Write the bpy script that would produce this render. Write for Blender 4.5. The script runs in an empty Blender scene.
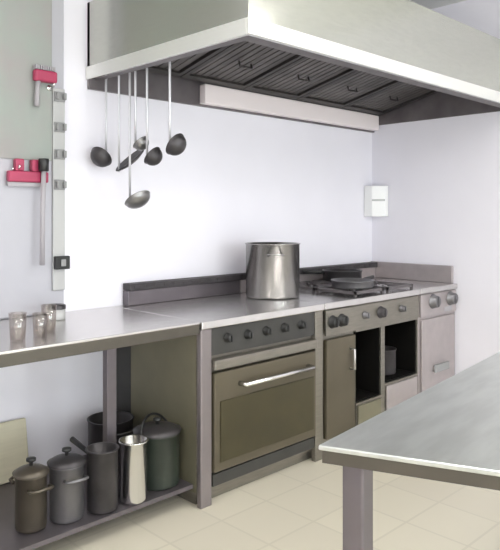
import bpy, bmesh, math, random
from mathutils import Vector, Matrix
random.seed(4)
S = bpy.context.scene
COL = S.collection
PI = math.pi

# ------------------------------------------------------------------ materials
def mat(name, col, metal=0.0, rough=0.5, noise=0.0, nscale=8.0, stretch=(1, 1, 1), bump=0.0, col2=None, spec=0.5):
    m = bpy.data.materials.new(name); m.use_nodes = True
    nt = m.node_tree; b = nt.nodes['Principled BSDF']
    b.inputs['Metallic'].default_value = metal
    b.inputs['Roughness'].default_value = rough
    b.inputs['Specular IOR Level'].default_value = spec
    b.inputs['Base Color'].default_value = (*col, 1)
    if noise or bump:
        tc = nt.nodes.new('ShaderNodeTexCoord'); mp = nt.nodes.new('ShaderNodeMapping')
        mp.inputs['Scale'].default_value = stretch
        nz = nt.nodes.new('ShaderNodeTexNoise'); nz.inputs['Scale'].default_value = nscale
        nz.inputs['Detail'].default_value = 4
        nt.links.new(tc.outputs['Object'], mp.inputs['Vector']); nt.links.new(mp.outputs['Vector'], nz.inputs['Vector'])
        if noise:
            r = nt.nodes.new('ShaderNodeValToRGB')
            c2 = col2 or tuple(max(0, c * (1 - noise)) for c in col)
            r.color_ramp.elements[0].color = (*c2, 1); r.color_ramp.elements[0].position = .35
            r.color_ramp.elements[1].color = (*col, 1); r.color_ramp.elements[1].position = .65
            nt.links.new(nz.outputs['Fac'], r.inputs['Fac']); nt.links.new(r.outputs['Color'], b.inputs['Base Color'])
        if bump:
            bp = nt.nodes.new('ShaderNodeBump'); bp.inputs['Strength'].default_value = bump; bp.inputs['Distance'].default_value = .01
            nt.links.new(nz.outputs['Fac'], bp.inputs['Height']); nt.links.new(bp.outputs['Normal'], b.inputs['Normal'])
    return m

M = {}
M['wall'] = mat('white_paint', (.87, .85, .91), 0, .55, .03, 2.0)
M['ceil'] = mat('ceiling_paint', (.88, .88, .86), 0, .8)
M['board'] = mat('grey_green_board', (.29, .325, .295), 0, .6, .12, 3.5, col2=(.31, .29, .285))
M['wall_panel'] = mat('pale_grey_wall_panel', (.45, .445, .485), 0, .5, .04, 3)
M['olive_door'] = mat('olive_door_steel', (.105, .089, .060), .35, .45, .15, 4)
M['steel'] = mat('brushed_steel', (.62, .61, .60), .9, .34, .10, 30, (.6, 12, 12), .03)
M['steel_top'] = mat('worktop_steel', (.66, .64, .63), .9, .27, .10, 9, (1, 4, 1), .02)
M['hood'] = mat('hood_steel', (.53, .535, .485), .9, .22, .06, 14, (1, 1, 6), .02)
M['hood_lip'] = mat('bright_lip_steel', (.84, .84, .80), .7, .4)
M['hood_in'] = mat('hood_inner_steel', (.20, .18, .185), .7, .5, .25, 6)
M['filter'] = mat('filter_mesh', (.15, .138, .132), .6, .5, .35, 5)
M['filter_frame'] = mat('filter_frame', (.055, .05, .048), .5, .5)
M['back_strip'] = mat('hood_back_plate', (.90, .82, .82), .0, .45)
M['range'] = mat('range_steel', (.25, .232, .20), .75, .38, .14, 12, (1, 1, 8), .02)
M['range_pale'] = mat('pale_range_steel', (.45, .405, .405), .6, .42, .08, 12)
M['post'] = mat('post_steel', (.25, .222, .225), .6, .4, .08, 9)
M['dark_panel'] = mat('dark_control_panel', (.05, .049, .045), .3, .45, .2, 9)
M['olive'] = mat('olive_oven_glass', (.048, .040, .016), .1, .34, .22, 5)
M['olive_steel'] = mat('olive_panel', (.20, .185, .125), .35, .5, .15, 4)
M['black'] = mat('black_plastic', (.012, .012, .012), 0, .45)
M['iron'] = mat('cast_iron', (.06, .054, .057), .3, .6, .2, 20)
M['grate'] = mat('worn_grey_iron', (.15, .135, .14), .4, .5, .2, 14)
M['soot'] = mat('dark_pan_metal', (.07, .065, .068), .6, .42, .3, 12)
M['inside'] = mat('sooty_inside', (.005, .0045, .004), 0, .9, spec=.1)  # near-black lining for the niche walls
M['chrome'] = mat('polished_steel', (.74, .74, .73), 1, .16)
M['pot'] = mat('pot_steel', (.42, .41, .40), .95, .22, .08, 10)
M['gpot'] = mat('dark_green_enamel', (.035, .045, .035), .1, .3, .3, 6)
M['grey_pot'] = mat('grey_pot_metal', (.20, .195, .205), .7, .4, .2, 8)
M['brown_pot'] = mat('brown_pot_metal', (.105, .09, .07), .6, .42, .2, 8)
M['red'] = mat('red_plastic', (.36, .035, .09), 0, .45, .1, 9)
M['grey_pl'] = mat('grey_plastic', (.38, .36, .38), 0, .5)
M['rail'] = mat('pale_grey_rail', (.46, .46, .455), .1, .5)
M['clip'] = mat('mid_grey_rubber', (.28, .28, .28), 0, .6)
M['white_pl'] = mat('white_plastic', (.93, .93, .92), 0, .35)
M['wood'] = mat('beige_board', (.60, .56, .42), 0, .55, .10, 4, (1, 1, 10))
M['tan'] = mat('tan_card', (.45, .33, .20), 0, .7, .15, 6)
M['ladle'] = mat('dull_ladle_steel', (.26, .255, .25), .85, .33, .1, 9)
M['shank'] = mat('ladle_handle_steel', (.66, .66, .69), .6, .4)
M['table'] = mat('prep_table_steel', (.60, .62, .60), .88, .30, .14, 5, (1, 5, 1), .02)
M['table_edge'] = mat('table_edge_steel', (.10, .09, .075), .7, .42, .1, 9)
M['leg'] = mat('table_leg_steel', (.165, .147, .16), .7, .4, .1, 9)

def tile_floor():
    m = bpy.data.materials.new('beige_floor_tiles'); m.use_nodes = True
    nt = m.node_tree; b = nt.nodes['Principled BSDF']
    tc = nt.nodes.new('ShaderNodeTexCoord'); br = nt.nodes.new('ShaderNodeTexBrick')
    br.offset = 0; br.inputs['Scale'].default_value = 1; br.inputs['Brick Width'].default_value = .3; br.inputs['Row Height'].default_value = .3
    br.inputs['Mortar Size'].default_value = .006
    br.inputs['Color1'].default_value = (.70, .65, .53, 1); br.inputs['Color2'].default_value = (.66, .61, .50, 1)
    br.inputs['Mortar'].default_value = (.61, .565, .46, 1)
    nt.links.new(tc.outputs['Object'], br.inputs['Vector']); nt.links.new(br.outputs['Color'], b.inputs['Base Color'])
    b.inputs['Roughness'].default_value = .4
    return m
M['floor'] = tile_floor()

def glass(name, tint, gloss=.12):
    m = bpy.data.materials.new(name); m.use_nodes = True
    nt = m.node_tree; nt.nodes.remove(nt.nodes['Principled BSDF'])
    out = nt.nodes['Material Output']
    t = nt.nodes.new('ShaderNodeBsdfTransparent'); t.inputs['Color'].default_value = (*tint, 1)
    g = nt.nodes.new('ShaderNodeBsdfGlossy'); g.inputs['Roughness'].default_value = .05
    mx = nt.nodes.new('ShaderNodeMixShader'); mx.inputs['Fac'].default_value = gloss
    nt.links.new(t.outputs[0], mx.inputs[1]); nt.links.new(g.outputs[0], mx.inputs[2]); nt.links.new(mx.outputs[0], out.inputs['Surface'])
    return m
M['glass'] = glass('clear_glass', (.95, .97, .96))
M['tumbler'] = glass('tumbler_glass', (.88, .85, .83), .15)

def lampmat():
    m = bpy.data.materials.new('lamp_diffuser'); m.use_nodes = True
    b = m.node_tree.nodes['Principled BSDF']
    b.inputs['Base Color'].default_value = (.9, .9, .9, 1)
    b.inputs['Emission Color'].default_value = (1, .98, .95, 1); b.inputs['Emission Strength'].default_value = 4
    return m
M['lamp'] = lampmat()

# ------------------------------------------------------------------ mesh helpers
def box(bm, x0, x1, y0, y1, z0, z1, bev=0.0, mi=0):
    vs = [bm.verts.new(p) for p in ((x0,y0,z0),(x1,y0,z0),(x1,y1,z0),(x0,y1,z0),(x0,y0,z1),(x1,y0,z1),(x1,y1,z1),(x0,y1,z1))]
    fs = [bm.faces.new([vs[i] for i in q]) for q in ((0,3,2,1),(4,5,6,7),(0,1,5,4),(1,2,6,5),(2,3,7,6),(3,0,4,7))]
    for f in fs: f.material_index = mi
    if bev > 0:
        es = list({e for f in fs for e in f.edges})
        bmesh.ops.bevel(bm, geom=es, offset=bev, segments=2, affect='EDGES', profile=.5)
    return vs

def lathe(bm, prof, seg=36, c=(0, 0, 0), rot=None):
    """prof: list of (radius, z)"""
    R = rot or Matrix.Identity(3); c = Vector(c)
    rings = []
    for r, z in prof:
        if r < 1e-6:
            rings.append([bm.verts.new(c + R @ Vector((0, 0, z)))])
        else:
            rings.append([bm.verts.new(c + R @ Vector((r*math.cos(2*PI*k/seg), r*math.sin(2*PI*k/seg), z))) for k in range(seg)])
    for a, b in zip(rings, rings[1:]):
        for k in range(seg):
            k2 = (k+1) % seg
            if len(a) == 1 and len(b) == 1: continue
            if len(a) == 1: f = (a[0], b[k2], b[k])
            elif len(b) == 1: f = (a[k], a[k2], b[0])
            else: f = (a[k], a[k2], b[k2], b[k])
            try: bm.faces.new(f).smooth = True
            except ValueError: pass

def tube(bm, pts, r, seg=12, caps=True):
    pts = [Vector(p) for p in pts]
    rings = []; n = len(pts)
    up = None
    for i, p in enumerate(pts):
        d = (pts[min(i+1, n-1)] - pts[max(i-1, 0)]).normalized()
        if up is None:
            up = Vector((0, 0, 1)) if abs(d.z) < .9 else Vector((1, 0, 0))
        a = d.cross(up).normalized(); b = a.cross(d).normalized(); up = b
        rr = r[i] if isinstance(r, (list, tuple)) else r
        rings.append([bm.verts.new(p + rr*(a*math.cos(2*PI*k/seg) + b*math.sin(2*PI*k/seg))) for k in range(seg)])
    for A, B in zip(rings, rings[1:]):
        for k in range(seg):
            bm.faces.new((A[k], B[k], B[(k+1) % seg], A[(k+1) % seg])).smooth = True
    if caps:
        bm.faces.new(rings[0]); bm.faces.new(rings[-1][::-1])

def arc(c, r, a0, a1, n, u, v):
    c = Vector(c); u = Vector(u); v = Vector(v)
    return [c + r*(math.cos(a0+(a1-a0)*i/n)*u + math.sin(a0+(a1-a0)*i/n)*v) for i in range(n+1)]

def prism(bm, poly, axis, a, b):
    """poly of 2d points extruded along axis ('x','y','z') from a to b"""
    def P(p, t):
        return {'x': (t, p[0], p[1]), 'y': (p[0], t, p[1]), 'z': (p[0], p[1], t)}[axis]
    A = [bm.verts.new(P(p, a)) for p in poly]; B = [bm.verts.new(P(p, b)) for p in poly]
    bm.faces.new(A[::-1]); bm.faces.new(B)
    n = len(poly)
    for i in range(n): bm.faces.new((A[i], A[(i+1) % n], B[(i+1) % n], B[i]))

def build(name, fn, m, parent=None, loc=None, bevel=0.0):
    bm = bmesh.new(); fn(bm)
    bmesh.ops.recalc_face_normals(bm, faces=bm.faces)
    me = bpy.data.meshes.new(name); bm.to_mesh(me); bm.free()
    me.materials.append(m)
    o = bpy.data.objects.new(name, me); COL.objects.link(o)
    if loc: o.location = loc
    if parent: o.parent = parent
    if bevel:
        md = o.modifiers.new('bevel', 'BEVEL'); md.width = bevel; md.segments = 2; md.limit_method = 'ANGLE'
    return o

def thing(name, label, cat, loc, rotz=0, group=None):
    o = bpy.data.objects.new(name, None); COL.objects.link(o)
    o.empty_display_size = .1
    o.location = loc; o.rotation_euler = (0, 0, rotz)
    o['label'] = label; o['category'] = cat
    if group: o['group'] = group
    return o
def tag(o, label, cat, group=None):
    o['label'] = label; o['category'] = cat
    if group: o['group'] = group
    return o
def struct(name, fn, m, parent=None):
    o = build(name, fn, m, parent); o['kind'] = 'structure'; return o
def B(*a, **k): return lambda bm: box(bm, *a, **k)

# ------------------------------------------------------------------ room shell
XL, XR, YF, ZC = -4.2, 2.53, -6.2, 3.0
struct('floor', B(XL-.1, XR+.1, YF-.1, .1, -.1, 0), M['floor'])
struct('ceiling', B(XL-.1, XR+.1, YF-.1, .1, ZC, ZC+.1), M['ceil'])
struct('wall_back', B(XL-.1, XR+.1, 0, .1, 0, ZC), M['wall'])
struct('wall_right', B(XR, XR+.1, YF, 0, 0, ZC), M['wall'])
struct('wall_left', B(XL-.1, XL, YF, 0, 0, ZC), M['wall'])
WX = [(-3.4, -1.2), (-.6, 1.6)]; WZ = (.12, 2.45)  # unseen front windows, added to throw low light under worktop and hood
def front(bm):
    xs = [XL] + [v for w in WX for v in w] + [XR]
    for i in range(0, len(xs), 2): box(bm, xs[i], xs[i+1], YF-.1, YF, 0, ZC)
    for a, b in WX:
        box(bm, a, b, YF-.1, YF, 0, WZ[0]); box(bm, a, b, YF-.1, YF, WZ[1], ZC)
struct('wall_front', front, M['wall'])
for i, (a, b) in enumerate(WX):
    def frame(bm, a=a, b=b):
        t = .05
        box(bm, a, b, YF-.09, YF-.02, WZ[0], WZ[0]+t); box(bm, a, b, YF-.09, YF-.02, WZ[1]-t, WZ[1])
        for x in (a, (a+b-t)/2, b-t): box(bm, x, x+t, YF-.09, YF-.02, WZ[0]+t, WZ[1]-t)
    w = struct('window_%d' % (i+1), frame, M['white_pl'])
    struct('window_pane', B(a+.05, b-.05, YF-.06, YF-.054, WZ[0]+.05, WZ[1]-.05), M['glass'], w)

# ------------------------------------------------------------------ extractor hood
HX, HY, HZ = -.165, -1.24, 2.15
h = thing('extractor_hood', 'large stainless steel extractor canopy filling the corner above the cooking line', 'extractor hood', (HX, 0, HZ))
L = XR - HX - .004; D = -HY; HT = .415
build('left_panel', B(0, .02, -D+.02, -.004, 0, HT), M['hood'], h)
build('front_panel', B(0, L, -D, -D+.02, .0, HT), M['hood'], h)
def lip(bm):
    box(bm, -.012, L, -D-.014, -D-.001, -.004, .065, .004)
    box(bm, -.012, -.001, -D, -.004, -.004, .065, .004)
build('lip', lip, M['hood_lip'], h)
def channel(bm):
    box(bm, .02, L, -D+.02, -D+.09, .0, .012); box(bm, .02, L, -D+.078, -D+.09, .012, .035)
    box(bm, .02, .07, -D+.09, -.03, .0, .012)
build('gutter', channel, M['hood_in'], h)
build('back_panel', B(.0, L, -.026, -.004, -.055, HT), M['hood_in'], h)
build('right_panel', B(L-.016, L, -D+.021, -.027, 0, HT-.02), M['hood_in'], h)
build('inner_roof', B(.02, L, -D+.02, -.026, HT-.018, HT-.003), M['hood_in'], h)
def lampstrip(bm):
    box(bm, .78, L-.02, -.085, -.027, -.045, .075, .006)
build('lamp_cover', lampstrip, M['back_strip'], h)
# bank of baffle filters, sloping from the low back to the high front
nF = 5; fw_ = (L-.06)/nF
ya, za, yb, zb = -.10, .10, -D+.10, .345
dv = Vector((0, yb-ya, zb-za)); fl = dv.length; dn = dv.normalized(); nn = Vector((0, dn.z, -dn.y)).normalized()
if nn.z > 0: nn = -nn
for k in range(nF):
    x0 = .03 + k*fw_
    def plate(bm, x0=x0):
        for s in range(9):
            a = x0+.035 + s*(fw_-.07)/9
            vs = []
            for off in (0, .012):
                for (x, t) in ((a, .05), (a+(fw_-.07)/9*.82, .05), (a+(fw_-.07)/9*.82, fl-.05), (a, fl-.05)):
                    vs.append(bm.verts.new(Vector((x, ya, za)) + dn*t + nn*(off)))
            for q in ((0,1,2,3),(7,6,5,4),(0,4,5,1),(1,5,6,2),(2,6,7,3),(3,7,4,0)): bm.faces.new([vs[i] for i in q])
        vs = [bm.verts.new(Vector((x, ya, za)) + dn*t - nn*.004) for x, t in ((x0+.03,.04),(x0+fw_-.03,.04),(x0+fw_-.03,fl-.04),(x0+.03,fl-.04))]
        bm.faces.new(vs)
    f = build('grease_filter', plate, M['filter'], h)
    def fr(bm, x0=x0):
        def bar(xa, xb, t0, t1):
            vs = []
            for off in (-.006, .026):
                for (x, t) in ((xa, t0), (xb, t0), (xb, t1), (xa, t1)):
                    vs.append(bm.verts.new(Vector((x, ya, za)) + dn*t + nn*off))
            for q in ((0,1,2,3),(7,6,5,4),(0,4,5,1),(1,5,6,2),(2,6,7,3),(3,7,4,0)): bm.faces.new([vs[i] for i in q])
        bar(x0+.004, x0+.034, 0, fl); bar(x0+fw_-.034, x0+fw_-.004, 0, fl)
        bar(x0+.034, x0+fw_-.034, 0, .05); bar(x0+.034, x0+fw_-.034, fl-.05, fl)
    build('filter_frame', fr, M['filter_frame'], f)
    def hd(bm, x0=x0):
        c = Vector((x0+fw_/2, ya, za)) + dn*.30
        tube(bm, [c+Vector((-.05,0,0))+nn*.012, c+Vector((-.05,0,0))+nn*.04, c+Vector((.05,0,0))+nn*.04, c+Vector((.05,0,0))+nn*.012], .006, 8)
    build('filter_handle', hd, M['filter_frame'], f)
# utensil rail of the hood, just inside its left side
RX = -.09; RZ = 2.19
def rail(bm):
    tube(bm, [(RX-HX, -1.12, RZ-HZ), (RX-HX, -.035, RZ-HZ)], .008, 10)
    for y in (-1.0, -.55, -.08):
        tube(bm, [(RX-HX, y, RZ-HZ), (RX-HX, y, RZ-HZ+.05), (.015, y, RZ-HZ+.05)], .006, 8)
build('utensil_rail', rail, M['ladle'], h)

# ------------------------------------------------------------------ hanging ladles
def hook_pts(zt):
    r = .022
    return [Vector((0, 0, zt))] + arc((0, -r, zt), r, 0, PI*.98, 8, (0, 1, 0), (0, 0, 1))
def ladle(name, label, y, zb, br, depth, tilt, flat=False, m='ladle', yaw=0.0, rx=RX):
    """zb: height of the bowl; hangs from the rail by its hooked handle"""
    t = thing(name, label, 'ladle' if not flat else 'skimmer', (rx, y, RZ+.0085), yaw, 'steel kitchen tools hanging under the hood')
    zt = -.020
    top = RZ + .0085
    zlow = zb - top
    pts = [Vector((0, 0, zlow)), Vector((0, 0, (zlow+zt)/2)), Vector((0, 0, zt))] + arc((0, -.0, zt), .0001, 0, .1, 1, (0,1,0), (0,0,1))[1:1]
    hp = [Vector((0, .0, zt-.03)), Vector((0, .012, zt-.012)), Vector((0, .014, zt+.004)), Vector((0, .009, zt+.019)), Vector((0, 0, zt+.026)), Vector((0, -.010, zt+.019)), Vector((0, -.013, zt+.006))]
    build('handle', lambda bm: tube(bm, [Vector((0, 0, zlow)), Vector((0, 0, zlow*.5))] + hp, .0062, 8), M['shank'], t)
    R = Matrix.Rotation(tilt, 3, 'X')
    if flat:
        prof = [(0, -.012), (br*.6, -.008), (br, .004), (br+.006, .010), (br+.002, .014), (br*.6, .0), (0, -.004)]
    else:
        n = 8
        prof = [(br*math.sin(PI/2*i/n), -depth*math.cos(PI/2*i/n)) for i in range(n+1)]
        prof += [(br+.004, .003)] + [((br-.006)*math.sin(PI/2*i/n), -(depth-.006)*math.cos(PI/2*i/n)) for i in range(n, -1, -1)]
    c = Vector((0, 0, zlow)) - R @ Vector((0, br, 0)) if not flat else Vector((0, 0, zlow)) - R @ Vector((0, br, 0))
    build('bowl', lambda bm: lathe(bm, prof, 32, c, R), M[m], t)
    return t

# ------------------------------------------------------------------ worktop at the left (open table)
CT = .90
ct = thing('steel_counter', 'long open stainless worktop table running left from the cooking line', 'counter', (-1.05, -.38, 0))
cx0, cx1 = -2.0, .0
def ctop(bm): box(bm, cx0+1.05, cx1+1.05-.002, -.37, .376, CT-.012, CT, .003)
build('worktop', ctop, M['steel_top'], ct)
def band(bm):
    box(bm, cx0+1.05, cx1+1.05-.002, -.368, -.348, CT-.060, CT-.0125, .003)
    box(bm, cx0+1.05, cx1+1.05-.002, .340, .360, CT-.060, CT-.0125, .003)
build('edge_band', band, M['table_edge'], ct)  # the steel's dark reflection is put into this band's colour
build('lower_shelf', B(cx0+1.05+.03, 1.05-.012, -.33, .37, .095, .115), M['leg'], ct)
for (x, y) in ((cx0+.05, -.71), (cx0+.05, -.05), (-.345, -.50)):
    build('leg', lambda bm, x=x, y=y: box(bm, x-.026+1.05, x+.026+1.05, y-.02+.38, y+.02+.38, 0, CT-.0125, .003), M['leg'], ct)
# ------------------------------------------------------------------ oven range (first unit of the line)
FY = -.75
def knob(bm, x, z, r=.024, d=.035, y=0.0):
    R = Matrix.Rotation(PI/2, 3, 'X')
    lathe(bm, [(0, d), (r*.8, d), (r*.88, d-.004), (r, .006), (r*1.15, .004), (r*1.15, 0), (0, 0)], 20, (x, y, z), R)
    box(bm, x-.004, x+.004, y-d-.006, y-d+.001, z-r*.75, z+r*.75)
# local y: front = 0 plane, depth to .745
ov = thing('oven_range', 'wide steel oven range with olive oven door, first on the cooking line', 'oven range', (0.002, FY, 0))
W = .936
build('body', lambda bm: (box(bm, .0, W, .03, .74, .06, .86), box(bm, .02, W-.02, .06, .70, .0, .06)), M['range'], ov)
build('hob_top', lambda bm: box(bm, .0, W, -.012, .744, .862, .90, .005), M['steel_top'], ov)
build('left_side', lambda bm: box(bm, -.0015, -.0002, .032, .575, .07, .855), M['olive_steel'], ov)
build('rear_side', lambda bm: box(bm, -.0015, -.0002, .578, .738, .07, .855), M['dark_panel'], ov)  # dark strip put where shade falls at the rear of the side
build('corner_post', lambda bm: box(bm, -.028+.03, .072, .0, .03, .0, .86, .004), M['post'], ov)
build('corner_post', lambda bm: box(bm, W-.072, W-.002, .0, .03, .0, .86, .004), M['range'], ov)
cp = build('control_panel', lambda bm: box(bm, .075, W-.075, .004, .03, .725, .858, .003), M['dark_panel'], ov)
for x in (.18, .32, .46, .60, .74): build('knob', lambda bm, x=x: knob(bm, x, .80, .022, .03, .004), M['black'], cp)
build('trim_bar', lambda bm: box(bm, .075, W-.075, -.022, .028, .655, .705, .006), M['range'], ov)
dr = build('oven_door', lambda bm: box(bm, .080, W-.080, -.012, .028, .155, .640, .006), M['olive_door'], ov)
build('door_glass', lambda bm: box(bm, .115, W-.105, -.018, -.013, .20, .50, .002), M['olive'], dr)
def dh(bm):
    tube(bm, [(.25, -.012, .565), (.25, -.055, .565), (.78, -.055, .565), (.78, -.012, .565)], .013, 12)
build('door_handle', dh, M['chrome'], dr)
build('vent_strip', lambda bm: box(bm, .080, W-.080, .0, .028, .085, .145, .003), M['dark_panel'], ov)
def riser(w, x0=.0):
    def f(bm): box(bm, x0, w, .69, .744, .901, .985, .003)
    return f
rs = build('flue_riser', riser(W, .06), M['leg'], ov)
build('flue_grille', lambda bm: (box(bm, .06, W, .672, .744, .987, 1.025, .003), [box(bm, .09+i*.07, .14+i*.07, .668, .6715, .997, 1.014) for i in range(11)]), M['iron'], rs)

# ------------------------------------------------------------------ burner range (second unit)
br = thing('burner_range', 'steel burner range with two dark open niches in its front', 'cooking range', (.942, FY, 0))
W2 = 1.055
n1 = (1.275-.942, 1.545-.942); n2 = (1.590-.942, 1.985-.942)
def body2(bm):
    box(bm, 0, n1[0], .03, .74, .06, .86)                      # cupboard block
    box(bm, n1[0], W2, .30, .74, .06, .86)                     # block behind the niches
    box(bm, n1[0], n1[1], .012, .30, .06, .25); box(bm, n2[0], n2[1], .012, .30, .06, .315)
    box(bm, n1[1], n2[0], .012, .30, .06, .69)
    box(bm, n2[1], W2, .012, .30, .06, .69)
    box(bm, n1[0], W2, .012, .30, .69, .86)
    box(bm, .02, W2-.02, .06, .70, 0, .06)
build('body', body2, M['range'], br)
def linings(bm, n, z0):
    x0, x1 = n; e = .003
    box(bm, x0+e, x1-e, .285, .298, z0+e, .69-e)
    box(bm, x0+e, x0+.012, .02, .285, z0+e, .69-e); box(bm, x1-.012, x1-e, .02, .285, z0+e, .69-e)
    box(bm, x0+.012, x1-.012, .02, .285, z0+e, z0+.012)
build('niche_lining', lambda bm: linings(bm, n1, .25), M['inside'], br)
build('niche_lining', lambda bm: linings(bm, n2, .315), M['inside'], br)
build('hob_top', lambda bm: box(bm, .0, W2, -.012, .744, .862, .90, .005), M['steel_top'], br)
build('control_panel', lambda bm: box(bm, .02, W2-.01, -.004, .011, .705, .855, .003), M['range'], br)
for x in (.075, .165): build('knob', lambda bm, x=x: knob(bm, x, .785, .034, .035, -.004), M['black'], br)
for x in (.575, ): build('knob', lambda bm, x=x: knob(bm, x, .79, .034, .035, -.004), M['iron'], br)
for x in (.40, .82): build('knob', lambda bm, x=x: knob(bm, x, .79, .022, .03, -.004), M['grey_pot'], br)
cd = build('cupboard_door', lambda bm: box(bm, .03, n1[0]-.02, .0, .028, .10, .68, .005), M['olive_door'], br)
build('door_handle', lambda bm: tube(bm, [(.26, 0, .60), (.26, -.03, .60), (.26, -.03, .48), (.26, 0, .48)], .008, 10), M['steel'], cd)
build('drawer_front', lambda bm: box(bm, n1[0]+.01, n1[1]-.01, .0, .011, .09, .235, .004), M['olive_steel'], br)
build('drawer_front', lambda bm: box(bm, n2[0]+.01, n2[1]-.01, .0, .011, .09, .300, .004), M['range_pale'], br)
rs = build('flue_riser', riser(W2), M['range_pale'], br)
build('flue_grille', lambda bm: (box(bm, .0, W2, .672, .744, .987, 1.025, .003), [box(bm, .03+i*.07, .08+i*.07, .668, .6715, .997, 1.014) for i in range(14)]), M['iron'], rs)
def grate(bm, x, y):
    s = .155; z0, z1 = .918, .936
    for (a, b, c, d) in ((-s, s, -s, -s+.016), (-s, s, s-.016, s), (-s, -s+.016, -s, s), (s-.016, s, -s, s)):
        box(bm, x+a, x+b, y+c, y+d, z0, z1)
    for k in range(8):
        a = k*PI/4; ca, sa = math.cos(a), math.sin(a); q = 1.0 if k % 2 == 0 else 1.3
        tube(bm, [(x+.05*ca, y+.05*sa, z1-.006), (x+(s-.006)*q*ca*.99, y+(s-.006)*q*sa*.99, z1-.006)], .006, 6)
    for a in (-1, 1):
        for b in (-1, 1): box(bm, x+a*(s-.008)-.008, x+a*(s-.008)+.008, y+b*(s-.008)-.008, y+b*(s-.008)+.008, .901, z0)
    lathe(bm, [(0, .014), (.030, .014), (.034, .008), (.045, .006), (.045, 0), (0, 0)], 20, (x, y, .901))
for x in (.50, .86):
    for y in (.18, .51):
        build('pan_support', lambda bm, x=x, y=y: grate(bm, x, y), M['grate'], br)

# ------------------------------------------------------------------ end unit against the right wall
en = thing('end_cooker', 'pale steel cooker at the right end of the line, against the right wall', 'cooker', (2.0, FY, 0))
W3 = XR - 2.0 - .006
build('body', lambda bm: (box(bm, 0, W3, .012, .74, .06, .86), box(bm, .02, W3-.02, .06, .7, 0, .06)), M['range_pale'], en)
build('griddle_top', lambda bm: box(bm, .0, W3, -.012, .744, .862, .90, .005), M['steel_top'], en)
build('control_panel', lambda bm: box(bm, .01, W3-.01, -.006, .011, .70, .855, .003), M['range_pale'], en)
for x, z in ((.17, .80), (.42, .80)):
    build('knob', lambda bm, x=x, z=z: knob(bm, x, z, .046, .045, -.006), M['grey_pot'], en)
build('indicator', lambda bm: box(bm, .33, .44, -.010, -.0065, .71, .745, .002), M['grey_pl'], en)
d3 = build('cupboard_door', lambda bm: box(bm, .03, W3-.03, -.004, .011, .10, .68, .005), M['range_pale'], en)
build('door_handle', lambda bm: box(bm, .18, .38, -.024, -.0045, .29, .345, .006), M['clip'], d3)
build('side_upstand', lambda bm: box(bm, W3-.028, W3, .02, .744, .901, 1.03, .004), M['range_pale'], en)
rs = build('flue_riser', riser(W3-.03), M['range_pale'], en)
build('flue_grille', lambda bm: (box(bm, .0, W3-.03, .672, .744, .987, 1.025, .003), [box(bm, .03+i*.07, .08+i*.07, .668, .6715, .997, 1.014) for i in range(6)]), M['iron'], rs)

# ------------------------------------------------------------------ pots
def pot(name, label, cat, loc, r, hgt, m, handles='side', lid=None, rot=0, group=None, lidm=None):
    t = thing(name, label, cat, loc, rot, group)
    th = .004
    prof = [(0, 0), (r-.012, 0), (r-.003, .004), (r, .014), (r, hgt-.008), (r+.006, hgt-.004), (r+.006, hgt), (r-th, hgt), (r-th, .012), (0, .010)]
    build('body', lambda bm: lathe(bm, prof, 48), m, t)
    if handles == 'side':
        for s in (-1, 1):
            def hh(bm, s=s):
                z = hgt*.80
                tube(bm, [(s*r, -.045, z), (s*(r+.03), -.045, z+.004), (s*(r+.042), -.025, z+.006), (s*(r+.042), .025, z+.006), (s*(r+.03), .045, z+.004), (s*r, .045, z)], .007, 10)
            build('handle', hh, m, t)
    elif handles == 'long':
        def hl(bm):
            tube(bm, [(r-.002, 0, hgt*.78), (r+.04, 0, hgt*.84), (r+.16, 0, hgt*.95)], [.008, .011, .013], 10)
        build('handle', hl, M['black'], t)
    elif handles == 'bail':
        build('handle', lambda bm: tube(bm, arc((0, 0, hgt*.86), r+.008, 0, PI, 18, (1, 0, 0), (0, .35, .94)), .006, 8), M['black'], t)
    if lid:
        l = build('lid', lambda bm: lathe(bm, [(r+.008, hgt+.001), (r+.010, hgt+.008), (r*.8, hgt+.022), (r*.3, hgt+.032), (0, hgt+.034)], 48), lidm or m, t)
        build('lid_knob', lambda bm: lathe(bm, [(.008, hgt+.033), (.008, hgt+.045), (.02, hgt+.052), (.02, hgt+.062), (0, hgt+.066)], 20), M['black'], l)
    return t

pot('stock_pot', 'tall shiny stainless stock pot standing on the oven range top', 'pot', (.955, -.335, .901), .168, .335, M['pot'], 'side', rot=math.radians(48))
bmn = 'pans on the burners'
pot('saute_pan', 'low dark pan on the back burners of the burner range', 'pan', (1.80, -.24, .937), .140, .075, M['soot'], 'long', rot=math.radians(150), group=bmn)
pot('saute_pan', 'wide shallow grey pan at the front of the burner range', 'pan', (1.47, -.57, .937), .135, .05, M['grey_pot'], 'long', rot=math.radians(8), group=bmn)
g = 'pots stored under the worktop'
zs = .116
pot('cooking_pot', 'dark green-black lidded pot on the counter shelf, next to the oven side', 'pot', (-.125, -.575, zs), .108, .25, M['gpot'], 'bail', True, rot=.3, group=g, lidm=M['soot'])
pot('tall_canister', 'slim shiny steel canister in front of the green-black pot', 'canister', (-.318, -.655, zs), .062, .275, M['chrome'], 'none', False, group=g)
pot('cooking_pot', 'dark saucepan with black handle just left of the shiny canister', 'saucepan', (-.470, -.635, zs), .068, .27, M['soot'], 'long', rot=math.radians(95), group=g)
pot('cooking_pot', 'dark grey lidded tall pot, second from the left on the counter shelf', 'pot', (-.625, -.60, zs), .072, .235, M['grey_pot'], 'side', True, rot=1.5, group=g, lidm=M['soot'])
pot('cooking_pot', 'dark brown lidded tall pot, leftmost of the pots', 'pot', (-.775, -.575, zs), .064, .225, M['brown_pot'], 'side', True, rot=1.6, group=g, lidm=M['brown_pot'])
pot('cooking_pot', 'wide black pot at the back of the shelf, behind the worktop leg', 'pot', (-.155, -.215, zs), .115, .24, M['soot'], 'side', rot=1.5, group=g)
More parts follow.
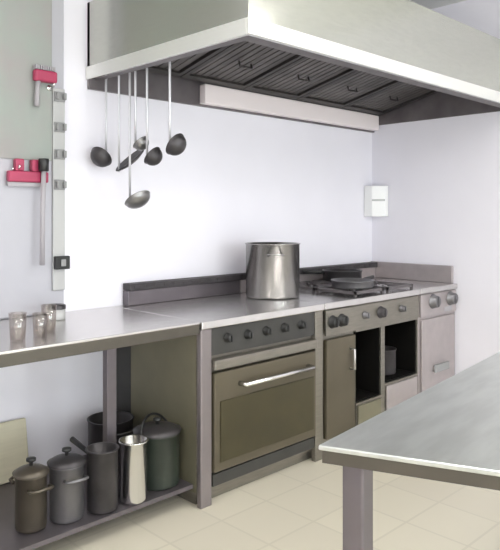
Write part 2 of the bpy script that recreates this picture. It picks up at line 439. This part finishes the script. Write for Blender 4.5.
# things in the niches
pot('cooking_pot', 'small black pot in the wider right niche of the burner range', 'pot', (1.79, -.595, .328), .085, .17, M['iron'], 'none')
def carton(bm): box(bm, -.035, .035, -.025, .025, 0, .13, .002)
c = tag(build('carton', carton, M['tan'], None, (1.355, -.62, .263)), 'small tan carton in the narrow left niche of the burner range', 'carton')

# board leaning on the wall, on the counter's lower shelf
cb = build('chopping_board', lambda bm: box(bm, -.36, .36, -.011, .011, 0, .285, .008), M['wood'], None, (-.895, -.075, .117))
cb.rotation_euler = (math.radians(-9), 0, 0)
tag(cb, 'beige chopping board leaning on the wall under the left worktop', 'chopping board')

# ------------------------------------------------------------------ left wall area
struct('trim_1', lambda bm: box(bm, -1.45, -.316, -.020, -.001, .905, 2.98, .003), M['wall_panel'])
nb = tag(build('wall_board', lambda bm: box(bm, -1.45, -.388, -.030, -.0205, 1.69, 2.98, .003), M['board']), 'pale grey-green board fixed high on the wall left of the hood', 'board')
st = thing('tool_rail', 'pale grey vertical wall strip with four rubber clips', 'tool rail', (-.352, -.0205, 1.02))
build('backplate', lambda bm: box(bm, -.034, .034, -.016, 0, 0, 1.05, .004), M['rail'], st)
for i, z in enumerate((2.026, 1.868, 1.727, 1.569)):
    def clip(bm, z=z):
        box(bm, -.030, .030, -.026, -.0165, z-1.02-.026, z-1.02+.026, .003)
        for s in (-1, 1): box(bm, s*.020-.007, s*.020+.007, -.048, -.0262, z-1.02-.018, z-1.02+.018, .003)
    build('clip', clip, M['clip'], st)
so = thing('switch_box', 'small black switch box on the foot of the grey wall strip', 'switch', (-.345, -.0370, 1.165))
build('casing', lambda bm: box(bm, -.040, .040, -.03, 0, -.034, .034, .004), M['black'], so)
build('rocker', lambda bm: box(bm, -.014, .014, -.036, -.0305, -.018, .018, .003), M['clip'], so)

def peg(bm): 
    tube(bm, [(0, .0, .0), (0, -.045, .0), (0, -.055, .018)], .005, 8)
    lathe(bm, [(0, .004), (.014, .004), (.016, 0), (0, 0)], 16, (0, 0, 0), Matrix.Rotation(PI/2, 3, 'X'))
# red-headed squeegee hung head up
sq = thing('squeegee', 'red headed squeegee with grey handle hanging on the left wall', 'squeegee', (-.485, -.045, 1.16))
def sqhead(bm):
    box(bm, -.150, .060, -.022, .018, .415, .470, .008)
    box(bm, -.115, -.070, -.020, .016, .470, .530, .006); box(bm, -.03, .035, -.020, .016, .470, .530, .006)
build('head', sqhead, M['red'], sq)
build('blade', lambda bm: box(bm, -.150, .055, -.004, .004, .395, .4145), M['grey_pl'], sq)
build('collar', lambda bm: lathe(bm, [(0, .535), (.024, .535), (.026, .53), (.026, .475), (.020, .471), (0, .471)], 20, (.02, -.042, 0)), M['black'], sq)
build('handle', lambda bm: tube(bm, [(.012, -.042, 0), (.014, -.042, .25), (.02, -.042, .473)], [.013, .012, .012], 12), M['grey_pl'], sq)
pg = tag(build('wall_hook', peg, M['chrome'], None, (-.585, -.0205, 1.64)), 'small steel wall hook holding the red squeegee head', 'hook')
# small red brush hung higher
rb = thing('hand_brush', 'small red hand brush hanging from a hook on the grey-green board', 'brush', (-.45, -.058, 2.0))
build('head', lambda bm: box(bm, -.055, .070, -.02, .02, .085, .145, .012), M['red'], rb)
build('bristles', lambda bm: [box(bm, -.048+i*.0125, -.040+i*.0125, -.014, .014, .146, .168) for i in range(9)], M['grey_pl'], rb)
build('handle', lambda bm: tube(bm, [(-.03, 0, .09), (-.035, 0, .03), (-.038, 0, -.04)], [.013, .011, .014], 12), M['grey_pl'], rb)
tag(build('wall_hook', peg, M['chrome'], None, (-.405, -.0305, 2.066)), 'small steel hook under the red brush on the grey-green board', 'hook')

# small things on the left worktop
def tumbler(label, x, y, r, hgt):
    return tag(build('glass_tumbler', lambda bm: lathe(bm, [(0, 0), (r*.82, 0), (r, hgt), (r-.003, hgt), (r*.8, .008), (0, .008)], 28), M['tumbler'], None, (x, y, CT+.001)), label, 'glass', 'glasses on the left worktop')
tumbler('clear glass tumbler on the left worktop, farthest left', -.845, -.60, .036, .115)
tumbler('clear glass tumbler on the left worktop, nearest the dark-lidded tin', -.655, -.50, .034, .12)
tumbler('clear glass tumbler between the other two on the left worktop', -.735, -.575, .032, .10)
tn = thing('tin', 'small grey tin with dark lid on the left worktop below the wall strip', 'tin', (-.455, -.20, CT+.001))
build('body', lambda bm: lathe(bm, [(0, 0), (.040, 0), (.042, .004), (.042, .05), (0, .05)], 28), M['rail'], tn)
build('lid', lambda bm: lathe(bm, [(.044, .0505), (.044, .068), (.040, .072), (0, .072), (0, .0505)], 28), M['soot'], tn)

# white box built in for a bright reflection in the wall corner
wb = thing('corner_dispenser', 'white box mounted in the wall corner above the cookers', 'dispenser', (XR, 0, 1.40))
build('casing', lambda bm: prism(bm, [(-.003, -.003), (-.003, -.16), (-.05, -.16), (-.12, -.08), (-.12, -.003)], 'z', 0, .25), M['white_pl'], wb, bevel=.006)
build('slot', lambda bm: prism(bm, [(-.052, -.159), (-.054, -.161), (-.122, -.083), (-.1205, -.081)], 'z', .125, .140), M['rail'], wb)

# hung ladles (left to right)
ladle('soup_ladle', 'dark soup ladle hanging farthest left under the hood, nearest the wall', -.07, 1.68, .060, .05, math.radians(-50), yaw=-1.3, m='soot')
ladle('flat_skimmer', 'wide flat skimmer hanging second from the left under the hood', -.195, 1.64, .092, .02, math.radians(-42), flat=True, yaw=math.radians(75), m='soot')
ladle('long_ladle', 'longest ladle of the row, its bowl hanging lowest', -.295, 1.455, .068, .04, math.radians(-35), yaw=.2)
ladle('soup_ladle', 'small ladle with its bowl just above the wide flat skimmer', -.345, 1.755, .042, .04, math.radians(-40), yaw=.4)
ladle('soup_ladle', 'deep ladle hanging second from the right in the row', -.445, 1.67, .050, .05, math.radians(-50), yaw=.4, m='soot')
ladle('soup_ladle', 'dark round ladle nearest the room, highest bowl of the row', -.63, 1.705, .056, .05, math.radians(-55), m='soot', yaw=.3)

# ------------------------------------------------------------------ prep table in front
TA = math.radians(7)
pt = thing('prep_table', 'stainless prep table in the right foreground', 'table', (-.855, -2.158, 0), TA)
TH = .88
K = math.tan(math.radians(15.5))                # the left end is cut at an angle
def inset(d): return [(d*(1/math.cos(math.atan(K)) + K), -d), (1.9-d, -d), (1.9-d, -.85+d), (.85*K + d/math.cos(math.atan(K)) - d*K, -.85+d)]
build('tabletop', lambda bm: prism(bm, inset(0), 'z', TH-.012, TH), M['table'], pt, bevel=.003)
def apron(bm):
    o_, i_ = inset(.006), inset(.026)
    for k in range(4):
        k2 = (k+1) % 4
        prism(bm, [o_[k], o_[k2], i_[k2], i_[k]], 'z', TH-.042, TH-.0125)
build('edge_band', apron, M['table_edge'], pt)
for (x, y) in ((.068, -.066), (1.84, -.075), (.275, -.775), (1.84, -.775)):
    def lg(bm, x=x, y=y):
        box(bm, x-.027, x+.027, y-.027, y+.027, .03, TH-.013, .005)
        lathe(bm, [(0, 0), (.03, 0), (.03, .006), (.016, .012), (.016, .03), (0, .03)], 20, (x, y, 0))
    build('leg', lg, M['leg'], pt)

# ------------------------------------------------------------------ lamps and added window light
def area(name, loc, rot, sx, sy, energy, col=(1, 1, 1), parent=None):
    l = bpy.data.lights.new(name, 'AREA'); l.shape = 'RECTANGLE'; l.size = sx; l.size_y = sy; l.energy = energy; l.color = col
    o = bpy.data.objects.new(name, l); COL.objects.link(o); o.location = loc; o.rotation_euler = rot
    if parent: o.parent = parent
    return o
for i, (x, y, where) in enumerate(((-2.6, -2.2, 'over the left of the room'), (.2, -2.2, 'between the hood and the prep table'), (-2.6, -4.4, 'over the front left windows'), (.2, -4.4, 'over the front right windows'))):
    t = thing('ceiling_light', 'white fluorescent ceiling light ' + where, 'ceiling light', (x, y, 2.62), 0, 'ceiling lights')
    build('housing', lambda bm: box(bm, -.65, .65, -.16, .16, -.05, -.001, .006), M['white_pl'], t)
    for s_ in (-.5, .5): build('hanger', lambda bm, s_=s_: tube(bm, [(s_, 0, 0), (s_, 0, ZC-2.62)], .006, 8), M['white_pl'], t)
    build('diffuser', lambda bm: box(bm, -.62, .62, -.14, .14, -.062, -.0505, .004), M['lamp'], t)
    area('tube_light', (0, 0, -.07), (0, 0, 0), 1.2, .28, 24, (1, .98, .96), t)
    area('tube_light', (0, 0, .012), (PI, 0, 0), 1.2, .28, 60, (1, .98, .96), t)  # upward light added to brighten the ceiling
for a, b in WX:
    area('daylight', ((a+b)/2, YF-.25, (WZ[0]+WZ[1])/2), (PI/2, 0, 0), b-a, WZ[1]-WZ[0], 310, (.93, .96, 1.0))  # fill light added outside the made-up front windows
w = bpy.data.worlds.new('sky'); S.world = w; w.use_nodes = True
w.node_tree.nodes['Background'].inputs[0].default_value = (.85, .92, 1, 1)
w.node_tree.nodes['Background'].inputs[1].default_value = 1.0

# ------------------------------------------------------------------ camera
TH_ = math.radians(46)
cam = bpy.data.cameras.new('camera'); co = bpy.data.objects.new('camera', cam); COL.objects.link(co)
co.location = (-2.034, -3.109, 1.412)
co.rotation_euler = (PI/2, 0, TH_ - PI/2)
cam.sensor_fit = 'HORIZONTAL'; cam.sensor_width = 36
cam.lens = 36*650/500
cam.shift_x = 13/500; cam.shift_y = -60/500
cam.clip_start = .05
S.camera = co

vs = S.view_settings
vs.view_transform = 'Standard'; vs.look = 'None'; vs.gamma = 1; vs.use_curve_mapping = False
vs.exposure = -1.03
S.cycles.max_bounces = 10
S.cycles.use_denoising = True
S.cycles.sample_clamp_indirect = 8
